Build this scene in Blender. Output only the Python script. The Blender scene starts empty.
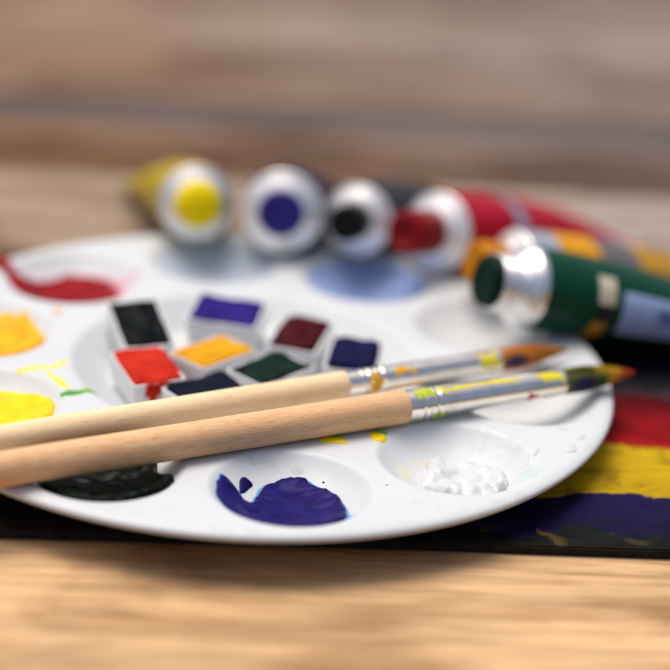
import bpy, bmesh, math, random
import numpy as np
from mathutils import Vector, Matrix, noise
from mathutils.geometry import delaunay_2d_cdt
random.seed(7)
MM = 0.001
sc = bpy.context.scene
COL = sc.collection
R_PAL = 90.0

# ------------------------------------------------------------------ helpers
def tag(o, label=None, cat=None, group=None, kind=None):
    if label: o['label'] = label
    if cat: o['category'] = cat
    if group: o['group'] = group
    if kind: o['kind'] = kind
    return o

def empty(name, loc_mm=(0, 0, 0), rz=0.0):
    o = bpy.data.objects.new(name, None)
    o.empty_display_size = 0.01
    COL.objects.link(o)
    o.location = Vector(loc_mm) * MM
    o.rotation_euler = (0, 0, rz)
    return o

def mesh_obj(name, verts, faces, mat, parent=None, smooth=True, autosmooth=None):
    """verts in millimetres (numpy array or list); one mesh object"""
    me = bpy.data.meshes.new(name)
    v = np.asarray(verts, dtype=np.float64) * MM
    me.from_pydata(v.tolist(), [], [tuple(f) for f in faces])
    me.update()
    if smooth:
        me.polygons.foreach_set('use_smooth', [True] * len(me.polygons))
    if autosmooth is not None:
        me.set_sharp_from_angle(angle=math.radians(autosmooth))
    o = bpy.data.objects.new(name, me)
    COL.objects.link(o)
    if mat: me.materials.append(mat)
    if parent: o.parent = parent
    return o

class MB:
    def __init__(s): s.v = []; s.f = []
    def add(s, v, f):
        b = len(s.v); s.v += [tuple(q) for q in v]; s.f += [tuple(i + b for i in t) for t in f]
    def build(s, name, mat, parent=None, smooth=True, autosmooth=None):
        return mesh_obj(name, s.v, s.f, mat, parent, smooth, autosmooth)

def lathe(profile, frame, seg=64, cap0=True, cap1=True, wob=None):
    """profile: list of (t, r); frame = (origin, axis, side, up)"""
    O, A, S, U = [np.array(q, float) for q in frame]
    v = []; f = []
    for (t, r) in profile:
        for k in range(seg):
            a = 2 * math.pi * k / seg
            rr = r * (1 + (wob(t, a) if wob else 0))
            v.append(O + A * t + (S * math.cos(a) + U * math.sin(a)) * rr)
    n = len(profile)
    for i in range(n - 1):
        for k in range(seg):
            k2 = (k + 1) % seg
            f.append((i * seg + k, i * seg + k2, (i + 1) * seg + k2, (i + 1) * seg + k))
    if cap0: f.append(tuple(range(seg - 1, -1, -1)))
    if cap1: f.append(tuple((n - 1) * seg + k for k in range(seg)))
    return v, f

def frame_from(P0, P1):
    P0 = np.array(P0, float); P1 = np.array(P1, float)
    A = P1 - P0; L = np.linalg.norm(A); A /= L
    S = np.cross(A, [0, 0, 1.0]); S /= np.linalg.norm(S)
    U = np.cross(S, A)
    return (P0, A, S, U), L

# ------------------------------------------------------------------ materials
def new_mat(name):
    m = bpy.data.materials.new(name); m.use_nodes = True
    nt = m.node_tree; nt.nodes.clear()
    out = nt.nodes.new('ShaderNodeOutputMaterial')
    b = nt.nodes.new('ShaderNodeBsdfPrincipled')
    nt.links.new(b.outputs[0], out.inputs[0])
    return m, nt, b

def N(nt, typ, **kw):
    n = nt.nodes.new(typ)
    for k, v in kw.items():
        if k.startswith('i_'):
            n.inputs[k[2:].replace('_', ' ')].default_value = v
        else: setattr(n, k, v)
    return n

def coords(nt, scale=(1, 1, 1), rot=(0, 0, 0), loc=(0, 0, 0)):
    tc = nt.nodes.new('ShaderNodeTexCoord')
    mp = nt.nodes.new('ShaderNodeMapping')
    mp.inputs['Scale'].default_value = scale
    mp.inputs['Rotation'].default_value = rot
    mp.inputs['Location'].default_value = loc
    nt.links.new(tc.outputs['Object'], mp.inputs[0])
    return mp.outputs[0]

def ramp(nt, fac, stops, interp='LINEAR'):
    r = nt.nodes.new('ShaderNodeValToRGB')
    r.color_ramp.interpolation = interp
    el = r.color_ramp.elements
    while len(el) < len(stops): el.new(0.5)
    for e, (p, c) in zip(el, stops):
        e.position = p
        e.color = (c[0], c[1], c[2], 1) if len(c) == 3 else c
    if fac is not None: nt.links.new(fac, r.inputs[0])
    return r.outputs[0]

def g(x): return (x, x, x)

def mixc(nt, fac, a, b, mode='MIX'):
    m = nt.nodes.new('ShaderNodeMix'); m.data_type = 'RGBA'; m.blend_type = mode
    for sock, val in ((m.inputs[0], fac), (m.inputs[6], a), (m.inputs[7], b)):
        if hasattr(val, 'links'): nt.links.new(val, sock)
        elif isinstance(val, (int, float)): sock.default_value = val
        else: sock.default_value = (val[0], val[1], val[2], 1)
    return m.outputs[2]

def noise_tex(nt, vec, scale, detail=3, rough=0.55, dist=0.0):
    n = nt.nodes.new('ShaderNodeTexNoise')
    n.inputs['Scale'].default_value = scale
    n.inputs['Detail'].default_value = detail
    n.inputs['Roughness'].default_value = rough
    n.inputs['Distortion'].default_value = dist
    nt.links.new(vec, n.inputs['Vector'])
    return n.outputs[0]

def bump(nt, b, h, strength=0.3, dist=0.0003):
    bp = nt.nodes.new('ShaderNodeBump')
    bp.inputs['Strength'].default_value = strength
    bp.inputs['Distance'].default_value = dist
    nt.links.new(h, bp.inputs['Height'])
    nt.links.new(bp.outputs[0], b.inputs['Normal'])

def paint(name, col, col2=None, rough=0.35, scale=350, bstr=0.25, coat=0.0, spec=0.07):
    m, nt, b = new_mat(name)
    v = coords(nt)
    n = noise_tex(nt, v, scale, 4, 0.6, 0.4)
    c2 = col2 or tuple(x * 0.75 for x in col)
    nt.links.new(ramp(nt, n, [(0.32, c2), (0.62, col)]), b.inputs['Base Color'])
    b.inputs['Roughness'].default_value = rough
    b.inputs['Specular IOR Level'].default_value = spec
    b.inputs['Coat Weight'].default_value = coat
    b.inputs['Coat Roughness'].default_value = 0.15
    bump(nt, b, noise_tex(nt, v, scale * 1.3, 2, 0.45, 0.2), bstr * 0.5, 0.0004)
    return m

def metal(name, col=(0.82, 0.82, 0.82), rough=0.2, bscale=300, bstr=0.08):
    m, nt, b = new_mat(name)
    v = coords(nt)
    b.inputs['Metallic'].default_value = 1
    n = noise_tex(nt, v, 260, 4, 0.65)
    nt.links.new(ramp(nt, n, [(0.3, tuple(c * 0.82 for c in col)), (0.6, col)]), b.inputs['Base Color'])
    nt.links.new(ramp(nt, noise_tex(nt, v, 420, 4), [(0.3, g(rough * 0.7)), (0.7, g(rough * 1.5))]), b.inputs['Roughness'])
    bump(nt, b, noise_tex(nt, v, bscale, 3), bstr, 0.0004)
    return m

# white moulded plastic of the palette
def plastic_mat():
    m, nt, b = new_mat('palette_plastic')
    v = coords(nt)
    n1 = noise_tex(nt, v, 38, 5, 0.6, 0.6)
    n2 = noise_tex(nt, v, 210, 4, 0.65, 0.8)
    base = ramp(nt, n1, [(0.34, (0.580, 0.607, 0.62)), (0.62, (0.618, 0.640, 0.645))])
    mul = nt.nodes.new('ShaderNodeMath'); mul.operation = 'MULTIPLY'
    nt.links.new(ramp(nt, n1, [(0.55, g(0)), (0.70, g(1))]), mul.inputs[0])
    nt.links.new(ramp(nt, n2, [(0.50, g(0)), (0.66, g(1))]), mul.inputs[1])
    c = mixc(nt, mul.outputs[0], base, (0.44, 0.465, 0.455))
    nt.links.new(c, b.inputs['Base Color'])
    nt.links.new(ramp(nt, n2, [(0.3, g(0.26)), (0.7, g(0.42))]), b.inputs['Roughness'])
    b.inputs['Specular IOR Level'].default_value = 0.22
    bump(nt, b, noise_tex(nt, v, 90, 3), 0.06, 0.0006)
    return m

def wood_mat(name, light, mid, dark, grain=1.0):
    """fine turned-wood grain running along local X"""
    m, nt, b = new_mat(name)
    v1 = coords(nt, (45, 700, 700))
    v2 = coords(nt, (260, 2600, 2600))
    v3 = coords(nt, (18, 90, 90))
    v4 = coords(nt, (420, 2600, 2600), loc=(3, 1, 2))
    n1 = noise_tex(nt, v1, 1.0, 5, 0.6, 0.7)
    n2 = noise_tex(nt, v2, 1.0, 3, 0.6, 0.2)
    n3 = noise_tex(nt, v3, 1.0, 3, 0.5, 0.5)
    c = ramp(nt, n1, [(0.28, mid), (0.55, light), (0.8, tuple(x * 1.06 for x in light))])
    c = mixc(nt, ramp(nt, n2, [(0.36, g(0.6 * grain)), (0.54, g(0.0))]), c, dark)
    c = mixc(nt, ramp(nt, n3, [(0.4, g(0.0)), (0.75, g(0.45))]), c, mid)
    pores = noise_tex(nt, v4, 1.0, 2, 0.5)
    c = mixc(nt, ramp(nt, pores, [(0.27, g(0.7 * grain)), (0.34, g(0.0))]), c, tuple(x * 0.6 for x in dark))
    nt.links.new(c, b.inputs['Base Color'])
    b.inputs['Roughness'].default_value = 0.55
    b.inputs['Specular IOR Level'].default_value = 0.3
    bump(nt, b, n2, 0.25, 0.0002)
    return m

# ------------------------------------------------------------------ palette surface
RS, DEP = 17.9, 6.5
WELLS = [(13.54, -66.36), (49.96, -45.73), (67.29, -7.63), (58.93, 33.38), (28.05, 61.64),
         (-13.54, 66.36), (-49.96, 45.73), (-67.29, 7.63), (-58.93, -33.38), (-28.05, -61.64)]
RC, DC = 43.5, 7.0
def splus(s, k): return k * np.logaddexp(0, s / k)
def dish(x, y):
    x = np.asarray(x, float); y = np.asarray(y, float)
    z = np.zeros_like(x)
    for cx, cy in WELLS:
        r = np.hypot(x - cx, y - cy)
        z = z - splus(DEP * (1 - (r / RS) ** 2.6), 0.32)
    r = np.hypot(x, y)
    s = (RC - r) * 0.78
    s = DC - splus(DC - s, 0.5)
    z = z - splus(s, 0.35)
    return z

def polar_grid(rs, nth, zf, zoff=0.0):
    th = np.arange(nth) * 2 * math.pi / nth
    Rr, T = np.meshgrid(rs, th, indexing='ij')
    X = Rr * np.cos(T); Y = Rr * np.sin(T); Z = zf(X, Y, Rr) + zoff
    return np.stack([X, Y, Z], -1).reshape(-1, 3)

def ring_faces(n_r, nth, base=0, flip=False):
    i = np.arange(n_r - 1)[:, None]; k = np.arange(nth)[None, :]; k2 = (k + 1) % nth
    q = np.stack([i * nth + k + 0 * k2, (i + 1) * nth + k + 0 * k2, (i + 1) * nth + k2, i * nth + k2], -1).reshape(-1, 4) + base
    return q[:, ::-1] if flip else q

plastic = plastic_mat()
def build_palette():
    nth = 960
    r_in = np.concatenate([np.linspace(0.2, 24, 40, endpoint=False), np.linspace(24, 86.6, 196)])
    rl, zl = [], []
    for a in np.linspace(0, 90, 10)[1:]:               # rolled lip
        rl.append(86.6 + 2.9 * math.sin(math.radians(a))); zl.append(-1.2 * (1 - math.cos(math.radians(a))))
    rl += [89.5, 89.3, 88.8, 88.0, 86.6]; zl += [-1.6, -1.9, -2.1, -2.1, -1.6]
    top = polar_grid(r_in, nth, lambda X, Y, Q: dish(X, Y))
    th = np.arange(nth) * 2 * math.pi / nth
    lip = np.concatenate([np.stack([r * np.cos(th), r * np.sin(th), np.full(nth, z)], -1) for r, z in zip(rl, zl)])
    r_un = np.linspace(86.2, 0.2, 140)
    und = polar_grid(r_un, nth, lambda X, Y, Q: dish(X, Y) - 1.5)
    V = np.concatenate([top, lip, und])
    nr = len(r_in) + len(rl) + len(r_un)
    F = ring_faces(nr, nth)
    me = bpy.data.meshes.new('paint_palette')
    c0 = tuple(range(nth)); 
    caps = [c0, tuple((nr - 1) * nth + k for k in range(nth - 1, -1, -1))]
    me.from_pydata((V * MM).tolist(), [], F.tolist() + caps)
    me.update()
    me.polygons.foreach_set('use_smooth', [True] * len(me.polygons))
    me.materials.append(plastic)
    o = bpy.data.objects.new('paint_palette', me); COL.objects.link(o)
    return o
palette = build_palette()
tag(palette, 'round white plastic mixing palette with ten wells and a sunken centre', 'palette')

# ------------------------------------------------------------------ paint blobs
def catmull(pts, n=6):
    P = np.array(pts, float); m = len(P); out = []
    for i in range(m):
        p0, p1, p2, p3 = P[(i - 1) % m], P[i], P[(i + 1) % m], P[(i + 2) % m]
        for j in range(n):
            t = j / n
            out.append(0.5 * ((2 * p1) + (-p0 + p2) * t + (2 * p0 - 5 * p1 + 4 * p2 - p3) * t * t + (-p0 + 3 * p1 - 3 * p2 + p3) * t ** 3))
    return np.array(out)

def seg_dist(P, L):
    A = L; B = np.roll(L, -1, 0)
    d = np.full(len(P), 1e9)
    for a, b in zip(A, B):
        ab = b - a; t = np.clip(((P - a) @ ab) / (ab @ ab + 1e-12), 0, 1)
        q = a + t[:, None] * ab
        d = np.minimum(d, np.hypot(*(P - q).T))
    return d

def inside(P, L):
    x, y = P[:, 0], P[:, 1]; r = np.zeros(len(P), bool)
    A = L; B = np.roll(L, -1, 0)
    for (ax, ay), (bx, by) in zip(A, B):
        c = ((ay > y) != (by > y))
        r ^= c & (x < (bx - ax) * (y - ay) / (by - ay + 1e-15) + ax)
    return r

def ragged(L, amp, freq, seed):
    c = L.mean(0); out = []
    for p in L:
        n = noise.noise(Vector((p[0] * freq + seed, p[1] * freq, seed * 1.7)))
        d = p - c; d /= (np.linalg.norm(d) + 1e-9)
        out.append(p + d * n * amp)
    return np.array(out)

def blob_mesh(name, outline, mat, center=(0, 0), h=1.6, w=2.2, step=0.55, rough=0.25, freq=0.35, seed=1.0,
              rag=0.25, parent=None, base=dish, sink=0.06, level=None, ncat=6, lumps=0.0, ridge=0.0):
    L = ragged(catmull(outline, ncat), rag, 0.9, seed) + np.array(center)
    keep = [L[0]]
    for p in L[1:]:
        if np.linalg.norm(p - keep[-1]) > step * 0.35: keep.append(p)
    L = np.array(keep)
    lo, hi = L.min(0), L.max(0)
    gx = np.arange(lo[0], hi[0], step); gy = np.arange(lo[1], hi[1], step * 0.866)
    G = np.array([(x + (0.5 * step if j % 2 else 0), y) for j, y in enumerate(gy) for x in gx])
    d = seg_dist(G, L)
    ok = inside(G, L) & (d > step * 0.4)
    G = G[ok]
    pts = [Vector(p) for p in L] + [Vector(p) for p in G]
    nL = len(L)
    V, E, F, *_ = delaunay_2d_cdt(pts, [(i, (i + 1) % nL) for i in range(nL)], [], 1, 1e-6)
    P = np.array([(q.x, q.y) for q in V])
    d = seg_dist(P, L); d[d < 1e-4] = 0
    q = np.clip(d / w, 0, 1)
    prof = np.sqrt(1 - (1 - q) ** 2)
    nz = np.array([noise.fractal(Vector((p[0] * freq + seed * 9, p[1] * freq, seed)), 1.0, 2.0, 2) for p in P])
    if ridge: nz = nz + ridge * np.array([1 - abs(noise.noise(Vector((p[0] * freq * 0.9 + seed * 5, p[1] * freq * 1.6, seed + 4)))) * 2 for p in P])
    b = base(P[:, 0], P[:, 1])
    hh = h * prof * (1 + rough * nz)
    if lumps:
        rl_ = random.Random(11); cen = P[[rl_.randrange(len(P)) for _ in range(26)]]; rad_ = [rl_.uniform(1.3, 4.2) for _ in cen]; hg = [rl_.uniform(.55, 1.0) for _ in cen]
        acc = np.zeros(len(P))
        for c_, r_, h_ in zip(cen, rad_, hg):
            acc = acc + np.exp(6 * h_ * np.exp(-((np.hypot(*(P - c_).T) / r_) ** 3))) - 1
        lp = np.log1p(acc) / 6
        hh = hh + lumps * prof * lp
    z = b + hh
    if level is not None:                       # runny paint settles towards one level
        z = np.where(q > 0, np.maximum(z, level * prof + (1 - prof) * b + rough * 0.5 * nz * prof), z)
    z = np.where(d == 0, b - sink, z)
    o = mesh_obj(name, np.stack([P[:, 0], P[:, 1], z], -1), [tuple(f) for f in F], mat, parent)
    return o

M_blue = paint('ultramarine_paint', (0.013, 0.007, 0.125), (0.007, 0.004, 0.068), 0.38, 260, 0.35)
M_green = paint('dark_green_paint', (0.0025, 0.008, 0.005), (0.001, 0.002, 0.0015), 0.36, 160, 0.2, spec=0.07)
M_yellow = paint('lemon_yellow_paint', (0.86, 0.66, 0.012), (0.80, 0.50, 0.008), 0.32, 220, 0.35)
M_orange = paint('warm_yellow_paint', (0.84, 0.47, 0.010), (0.78, 0.27, 0.008), 0.32, 160, 0.35)
M_red = paint('crimson_paint', (0.29, 0.002, 0.005), (0.16, 0.001, 0.003), 0.4, 130, 0.25, spec=0.06)
S_pink0 = paint('thin_pink_fringe', (0.60, 0.20, 0.26), (0.63, 0.45, 0.48), 0.4, 160, 0.05)
M_white = paint('white_paint', (0.615, 0.63, 0.635), (0.59, 0.61, 0.62), 0.35, 300, 0.25, spec=0.4)

blob = blob_mesh('paint_blob', [(-16.4, 1.2), (-16.0, 3.5), (-15.5, 5.6), (-13.6, 5.2), (-11.6, 3.2), (-9.6, 0.6), (-8.3, 1.0), (-7.6, 4.2), (-6.5, 7.6),
    (-4.5, 9.6), (-3.3, 10.7), (-1.8, 11.8), (1.3, 12.3), (2.9, 11.6), (5.7, 9.2), (8.4, 7.3), (10.7, 4.0), (12.2, -0.8), (12.2, -8.2), (9.2, -13.6),
    (6.1, -15.2), (2.5, -16.2), (-1.5, -16.3), (-5.1, -15.6), (-9.4, -13.4), (-13, -9.8), (-15.2, -5.5), (-16.2, -2.6)],
    M_blue, WELLS[0], h=1.35, w=1.7, seed=1.3, rough=0.30, rag=0.45, step=0.40, ridge=0.9, freq=0.2)
tag(blob, 'thick ultramarine blue paint spread in the front well of the palette', 'paint', 'blobs of paint in the palette wells')
blob_mesh('paint_flake', [(-11.6, 7.4), (-11.0, 8.6), (-10.1, 8.8), (-8.7, 7.9), (-9.6, 5.8), (-10.4, 4.2), (-11.3, 3.8)], M_blue, WELLS[0],
    h=0.8, w=0.8, seed=2.2, rag=0.12, step=0.3, parent=blob)
b = blob_mesh('paint_blob', [(-13.5, -7.8), (-6.8, -14.9), (-1.5, -16.3), (2.0, -16.3), (5.6, -15.4), (7.3, -14.5), (8.7, -13.9), (10.0, -12.7), (12.6, -10.5),
    (14.6, -7.4), (16.1, -3.2), (15.2, -0.5), (13.1, 1.7), (11.7, 3.9), (11.1, 7.8), (9.1, 11.4), (-0.3, 14.8), (-11.0, 10.1), (-15.0, 1.6)],
    M_green, WELLS[9], h=2.2, w=2.4, seed=3.1, rough=0.3, rag=0.35, step=0.45, ridge=0.7, freq=0.2)
tag(b, 'blackish dark green paint in the palette well below the two brush handles', 'paint', 'blobs of paint in the palette wells')
gr = blob_mesh('green_streak', [(-9.5, -6), (-7, -9), (-3.5, -8.6), (-1.2, -6), (-3, -4.6), (-6, -3)], paint('mid_green_paint', (0.02, 0.10, 0.03), (0.006, 0.03, 0.012), 0.35, 300), WELLS[9],
    h=0.5, w=1.2, seed=3.7, rag=0.5, step=0.4, parent=b, base=lambda x, y: dish(x, y) + 2.05, sink=0.35)
b = blob_mesh('paint_blob', [(-7.9, -4.9), (-7.2, 1.2), (-5.9, 6.4), (-3.1, 8.9), (-0.8, 6.0), (2.0, 7.6), (4.9, 7.2), (8.3, 6.6), (11.0, 1.9), (11.8, -4.6),
    (9.2, -11), (4.3, -13.5), (-1.7, -13.2), (-5.6, -10)], M_white, WELLS[1], h=1.0, w=3.0, seed=4.4, rough=0.4, rag=0.9, step=0.34, lumps=2.6, ncat=4, freq=0.22)
tag(b, 'lumpy white paint in the palette well beside the front brush ferrule', 'paint', 'blobs of paint in the palette wells')
b = blob_mesh('paint_blob', [(16.0, -0.8), (14.8, 4.9), (11.1, 9.2), (6.0, 11.6), (2.4, 12.2), (-3.5, 11.6), (-9.8, 7.5), (-13.2, 1.1), (-13.5, -6), (-8, -13),
    (0, -16), (8, -14), (13, -9.5), (15.8, -4.5)], M_yellow, WELLS[8], h=1.8, w=2.5, seed=5.2, rough=0.25, rag=0.4, ridge=0.6, freq=0.18)
tag(b, 'bright lemon yellow paint in the palette well just above the brush handles', 'paint', 'blobs of paint in the palette wells')
b = blob_mesh('paint_blob', [(4.5, 14.4), (6.7, 13.8), (8.2, 14.0), (10.5, 11.8), (12.6, 7.4), (15.8, 0.8), (15.4, -4.6), (12.6, -10), (7, -14.5), (0, -16.1), (-8, -14),
    (-14, -8), (-15, 0), (-12, 9), (-5, 13.6), (0, 14.5)], M_orange, WELLS[7], h=1.9, w=2.5, seed=6.1, rough=0.25, rag=0.5, ridge=0.6, freq=0.18)
tag(b, 'warm orange yellow paint in the well at the left edge of the palette', 'paint', 'blobs of paint in the palette wells')
blob_mesh('paint_fleck', [(15.7, 13.5), (16.5, 14.6), (17.6, 14.6), (18, 13.4), (16.8, 12.6)], M_orange, WELLS[7], h=0.5, w=0.6, seed=6.6, rag=0.1, step=0.3, parent=b)
b = blob_mesh('paint_blob', [(-21.5, 9.0), (-19.0, 7.4), (-16.6, 3.6), (-14.3, 2.2), (-11.0, 3.6), (-8.2, 5.8), (-5.2, 8.6), (-2.8, 10.4), (0.5, 10.6), (4.6, 10.1), (8.4, 8.0),
    (11.6, 2.3), (12.8, -5), (10.8, -12.0), (7.1, -14.8), (2.7, -16.2), (-1.8, -16.3), (-5.4, -15.5), (-9.2, -13.4), (-14.0, -8.0), (-16.8, -2.6), (-19.5, 1.0), (-22, 4.0)],
    M_red, WELLS[6], h=2.0, w=2.2, seed=7.3, rough=0.2, rag=0.4, ridge=0.5, freq=0.18)
blob_mesh('paint_fringe', [(-21.8, 10.6), (-18.6, 9.2), (-15.5, 5.4), (-11.0, 5.4), (-8.4, 7.6), (-5.2, 10.6), (-2.8, 12.6), (0.8, 12.4), (4.9, 12.0), (9.2, 9.6), (12.6, 6.8), (16.5, 8.6), (17.2, 6.6), (13.6, 2.0), (14.0, -5), (8, -8), (-2, -4), (-10, -2), (-18, 3)], S_pink0, WELLS[6], h=0.08, w=0.6, seed=7.4, rag=0.8, step=0.5, parent=b, sink=0.02, rough=0.1)
tag(b, 'glossy crimson red paint in the well at the back left of the palette', 'paint', 'blobs of paint in the palette wells')

M_fringe = paint('thin_blue_fringe', (0.10, 0.30, 0.62), (0.20, 0.42, 0.66), 0.35, 300, 0.1)
blob_mesh('paint_fringe', [(-16.6, 1.2), (-16.5, 3.7), (-15.8, 6.1), (-13.4, 5.8), (-11.2, 3.9), (-9.7, 1.4), (-8.7, 1.9), (-8.0, 4.8), (-7.0, 8.2),
    (-4.8, 10.2), (-3.4, 11.2), (-1.9, 12.2), (1.4, 12.7), (3.2, 12.0), (6.1, 9.6), (8.8, 7.6), (11.1, 4.2), (12.6, -0.8), (13.4, -6.5), (14.6, -7.8), (12.6, -10.2), (9.4, -13.8),
    (6.1, -15.6), (2.5, -16.5), (-1.5, -16.5), (-5.1, -15.9), (-9.6, -13.6), (-13.3, -9.9), (-15.5, -5.5), (-16.5, -2.6)],
    M_fringe, WELLS[0], h=0.1, w=0.5, seed=1.3, rag=0.3, step=0.45, parent=blob, sink=0.02, rough=0.1)
# dried smears and specks on the palette (its own stains): parts of the palette
def smear(pts, mat, h=0.12, w=0.35, seed=1.0, rag=0.25, step=0.35, name='paint_smear'):
    return blob_mesh(name, pts, mat, (0, 0), h=h, w=w, seed=seed, rag=rag, step=step, parent=palette, sink=0.03, rough=0.3, ncat=5)
def stroke(p0, p1, w0, w1, n=6, bend=0.0):
    p0 = np.array(p0, float); p1 = np.array(p1, float); d = p1 - p0; q = np.array([-d[1], d[0]]); L = np.hypot(*d); q /= L
    l, r = [], []
    for i in range(n + 1):
        t = i / n; c = p0 + d * t + q * bend * math.sin(math.pi * t); ww = (w0 + (w1 - w0) * t) * (0.35 + 0.65 * math.sin(math.pi * min(max(t, .12), .88)))
        l.append(c + q * ww); r.append(c - q * ww)
    return [tuple(x) for x in l + r[::-1]]
S_yel = paint('dry_yellow', (0.80, 0.70, 0.03), (0.82, 0.74, 0.25), 0.45, 300, 0.15)
S_yg = paint('dry_yellow_green', (0.30, 0.50, 0.03), (0.12, 0.36, 0.04), 0.45, 200, 0.15)
S_green = paint('dry_green', (0.06, 0.30, 0.05), (0.15, 0.40, 0.04), 0.45, 200, 0.15)
S_pale = paint('pale_yellow_wash', (0.64, 0.625, 0.49), (0.635, 0.63, 0.58), 0.4, 200, 0.05)
S_teal = paint('teal_wash', (0.30, 0.58, 0.55), (0.52, 0.61, 0.60), 0.4, 150, 0.05)
S_mint = paint('mint_wash', (0.51, 0.60, 0.59), (0.58, 0.625, 0.625), 0.4, 150, 0.05)
S_pink = paint('pink_wash', (0.66, 0.22, 0.28), (0.63, 0.50, 0.52), 0.4, 200, 0.05)
S_gold = paint('wet_yellow', (0.84, 0.62, 0.01), (0.80, 0.52, 0.01), 0.35, 300, 0.2)
smear(stroke((-54.6, -16.6), (-47.6, -12.4), 1.2, 1.5, bend=0.3), S_yel, seed=1.1)
smear(stroke((-48.3, -14.6), (-43.6, -7.6), 1.2, 1.0, bend=-0.4), S_yel, seed=1.5)
smear(stroke((-47.2, -16.6), (-41.5, -23.8), 1.1, 1.6, bend=0.3), S_yel, seed=2.1)
smear(stroke((-42.4, -27.6), (-37.4, -25.6), 1.6, 1.2), S_green, 0.3, 0.6, seed=2.4)
smear(stroke((-39.0, -26.6), (-34.6, -22.4), 1.1, 1.2), S_yg, 0.25, 0.5, seed=2.9)
smear([(30, -36.2), (32.4, -36.0), (34.0, -37.4), (33.2, -40.4), (31.4, -40.2), (30.4, -38.6)], S_gold, 0.35, 0.8, seed=3.3)
smear([(31.2, -35.2), (33.4, -34.6), (34.4, -36.2), (32.6, -36.9)], S_green, 0.5, 0.8, seed=3.8)
smear([(18.4, -41.4), (21.4, -40.2), (24.4, -40.8), (25.2, -43.0), (22.6, -43.2), (20.4, -43.4)], S_gold, 0.35, 0.8, seed=4.3)
smear([(20.6, -40.6), (23.2, -39.6), (24.6, -40.8), (22.4, -41.4)], S_yg, 0.5, 0.8, seed=4.8)
smear(stroke((-24.2, 20.5), (-22.5, 26.0), 1.2, 1.6), S_teal, 0.06, 0.4, seed=5.5)
smear([(62.4, -53.0), (66.5, -53.6), (69.0, -49.6), (67.2, -45.4), (63.6, -47.6)], S_mint, 0.06, 0.5, seed=6.0, rag=0.9)
smear(stroke((66.3, -44.6), (68.6, -38.4), 0.8, 1.0), M_white, 0.3, 0.8, seed=6.3, rag=0.5)
smear([(74.7, -38.4), (76.4, -39.2), (78.0, -37.2), (77.6, -34.8), (75.4, -35.0)], M_white, 0.4, 1.1, seed=6.7, rag=0.6)
smear([(77.1, -31.6), (78.8, -32.2), (80.4, -30.4), (79.8, -28.2), (77.8, -28.8)], M_white, 0.35, 1.1, seed=6.9, rag=0.6)
smear(stroke((-38.8, 37.6), (-32.8, 42.0), 1.6, 1.0), S_pink, 0.06, 0.4, seed=7.7, rag=0.6)
smear([(39.5, -40.5), (43.5, -37.6), (46.5, -38.4), (44.0, -41.6)], S_pale, 0.05, 0.5, seed=8.2, rag=0.8)
smear([(36.6, -45.5), (38.6, -42.8), (41.0, -44.0), (39.4, -50.0), (37.6, -51.5)], S_pale, 0.05, 0.5, seed=8.6, rag=0.7)
S_tint = paint('pale_blue_tint', (0.34, 0.45, 0.72), (0.28, 0.39, 0.68), 0.3, 90, 0.05)
S_tint2 = paint('faint_grey_blue_tint', (0.55, 0.61, 0.68), (0.49, 0.57, 0.66), 0.3, 90, 0.05)
for wi, m in ((4, S_tint), (5, S_tint2)):  # thin sheets tinting the two back wells pale blue and grey-blue
    blob_mesh('well_tint', [(16.3 * math.cos(a), 16.3 * math.sin(a)) for a in np.arange(14) * math.pi / 7], m, WELLS[wi], h=0.08, w=1.5, seed=wi, rag=0.7, step=0.6, parent=palette, sink=0.03, rough=0.1)
S_grey = paint('grey_smudge', (0.55, 0.575, 0.56), (0.62, 0.635, 0.63), 0.45, 420, 0.05)
for cx_, cy_, a_, b_, sd_ in ((3.5, -52.3, 2.6, 1.3, 1.0), (8.0, -51.6, 2.2, 1.0, 2.0), (14.5, -52.2, 1.6, 1.2, 3.0), (0.8, -53.8, 1.5, 1.1, 4.0), (-12.0, -80.2, 1.7, 0.8, 5.0), (-5.2, -81.2, 1.3, 1.0, 6.0), (-18.0, -79.0, 1.4, 0.6, 7.0)):
    smear([(cx_ + a_ * math.cos(t), cy_ + b_ * math.sin(t)) for t in np.arange(9) * 2 * math.pi / 9], S_grey, 0.03, 0.3, seed=sd_, rag=0.7, step=0.3, name='paint_smudge')
M_speckp = paint('purple_speck', (0.05, 0.03, 0.22), None, 0.5)
M_speckd = paint('dark_speck', (0.03, 0.025, 0.02), None, 0.5)
for (x, y, r, m) in [(34.3, -62.0, .28, M_speckp), (39.2, -58.8, .26, M_speckd), (20.4, -55.6, .30, M_speckp), (28.9, -68.6, .18, M_speckd),
                     (-36.5, -42.6, .2, M_speckd), (-45.6, -33.2, .18, M_speckd), (45.5, -70.0, .15, M_speckd), (4.0, -52.5, .16, M_speckd)]:
    smear([(x + r * math.cos(a) * (1 + .2 * math.sin(3 * a + x)), y + r * math.sin(a)) for a in np.arange(6) * math.pi / 3], m, 0.12, 0.2, seed=x, rag=0.03, step=0.15, name='paint_speck')

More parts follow.
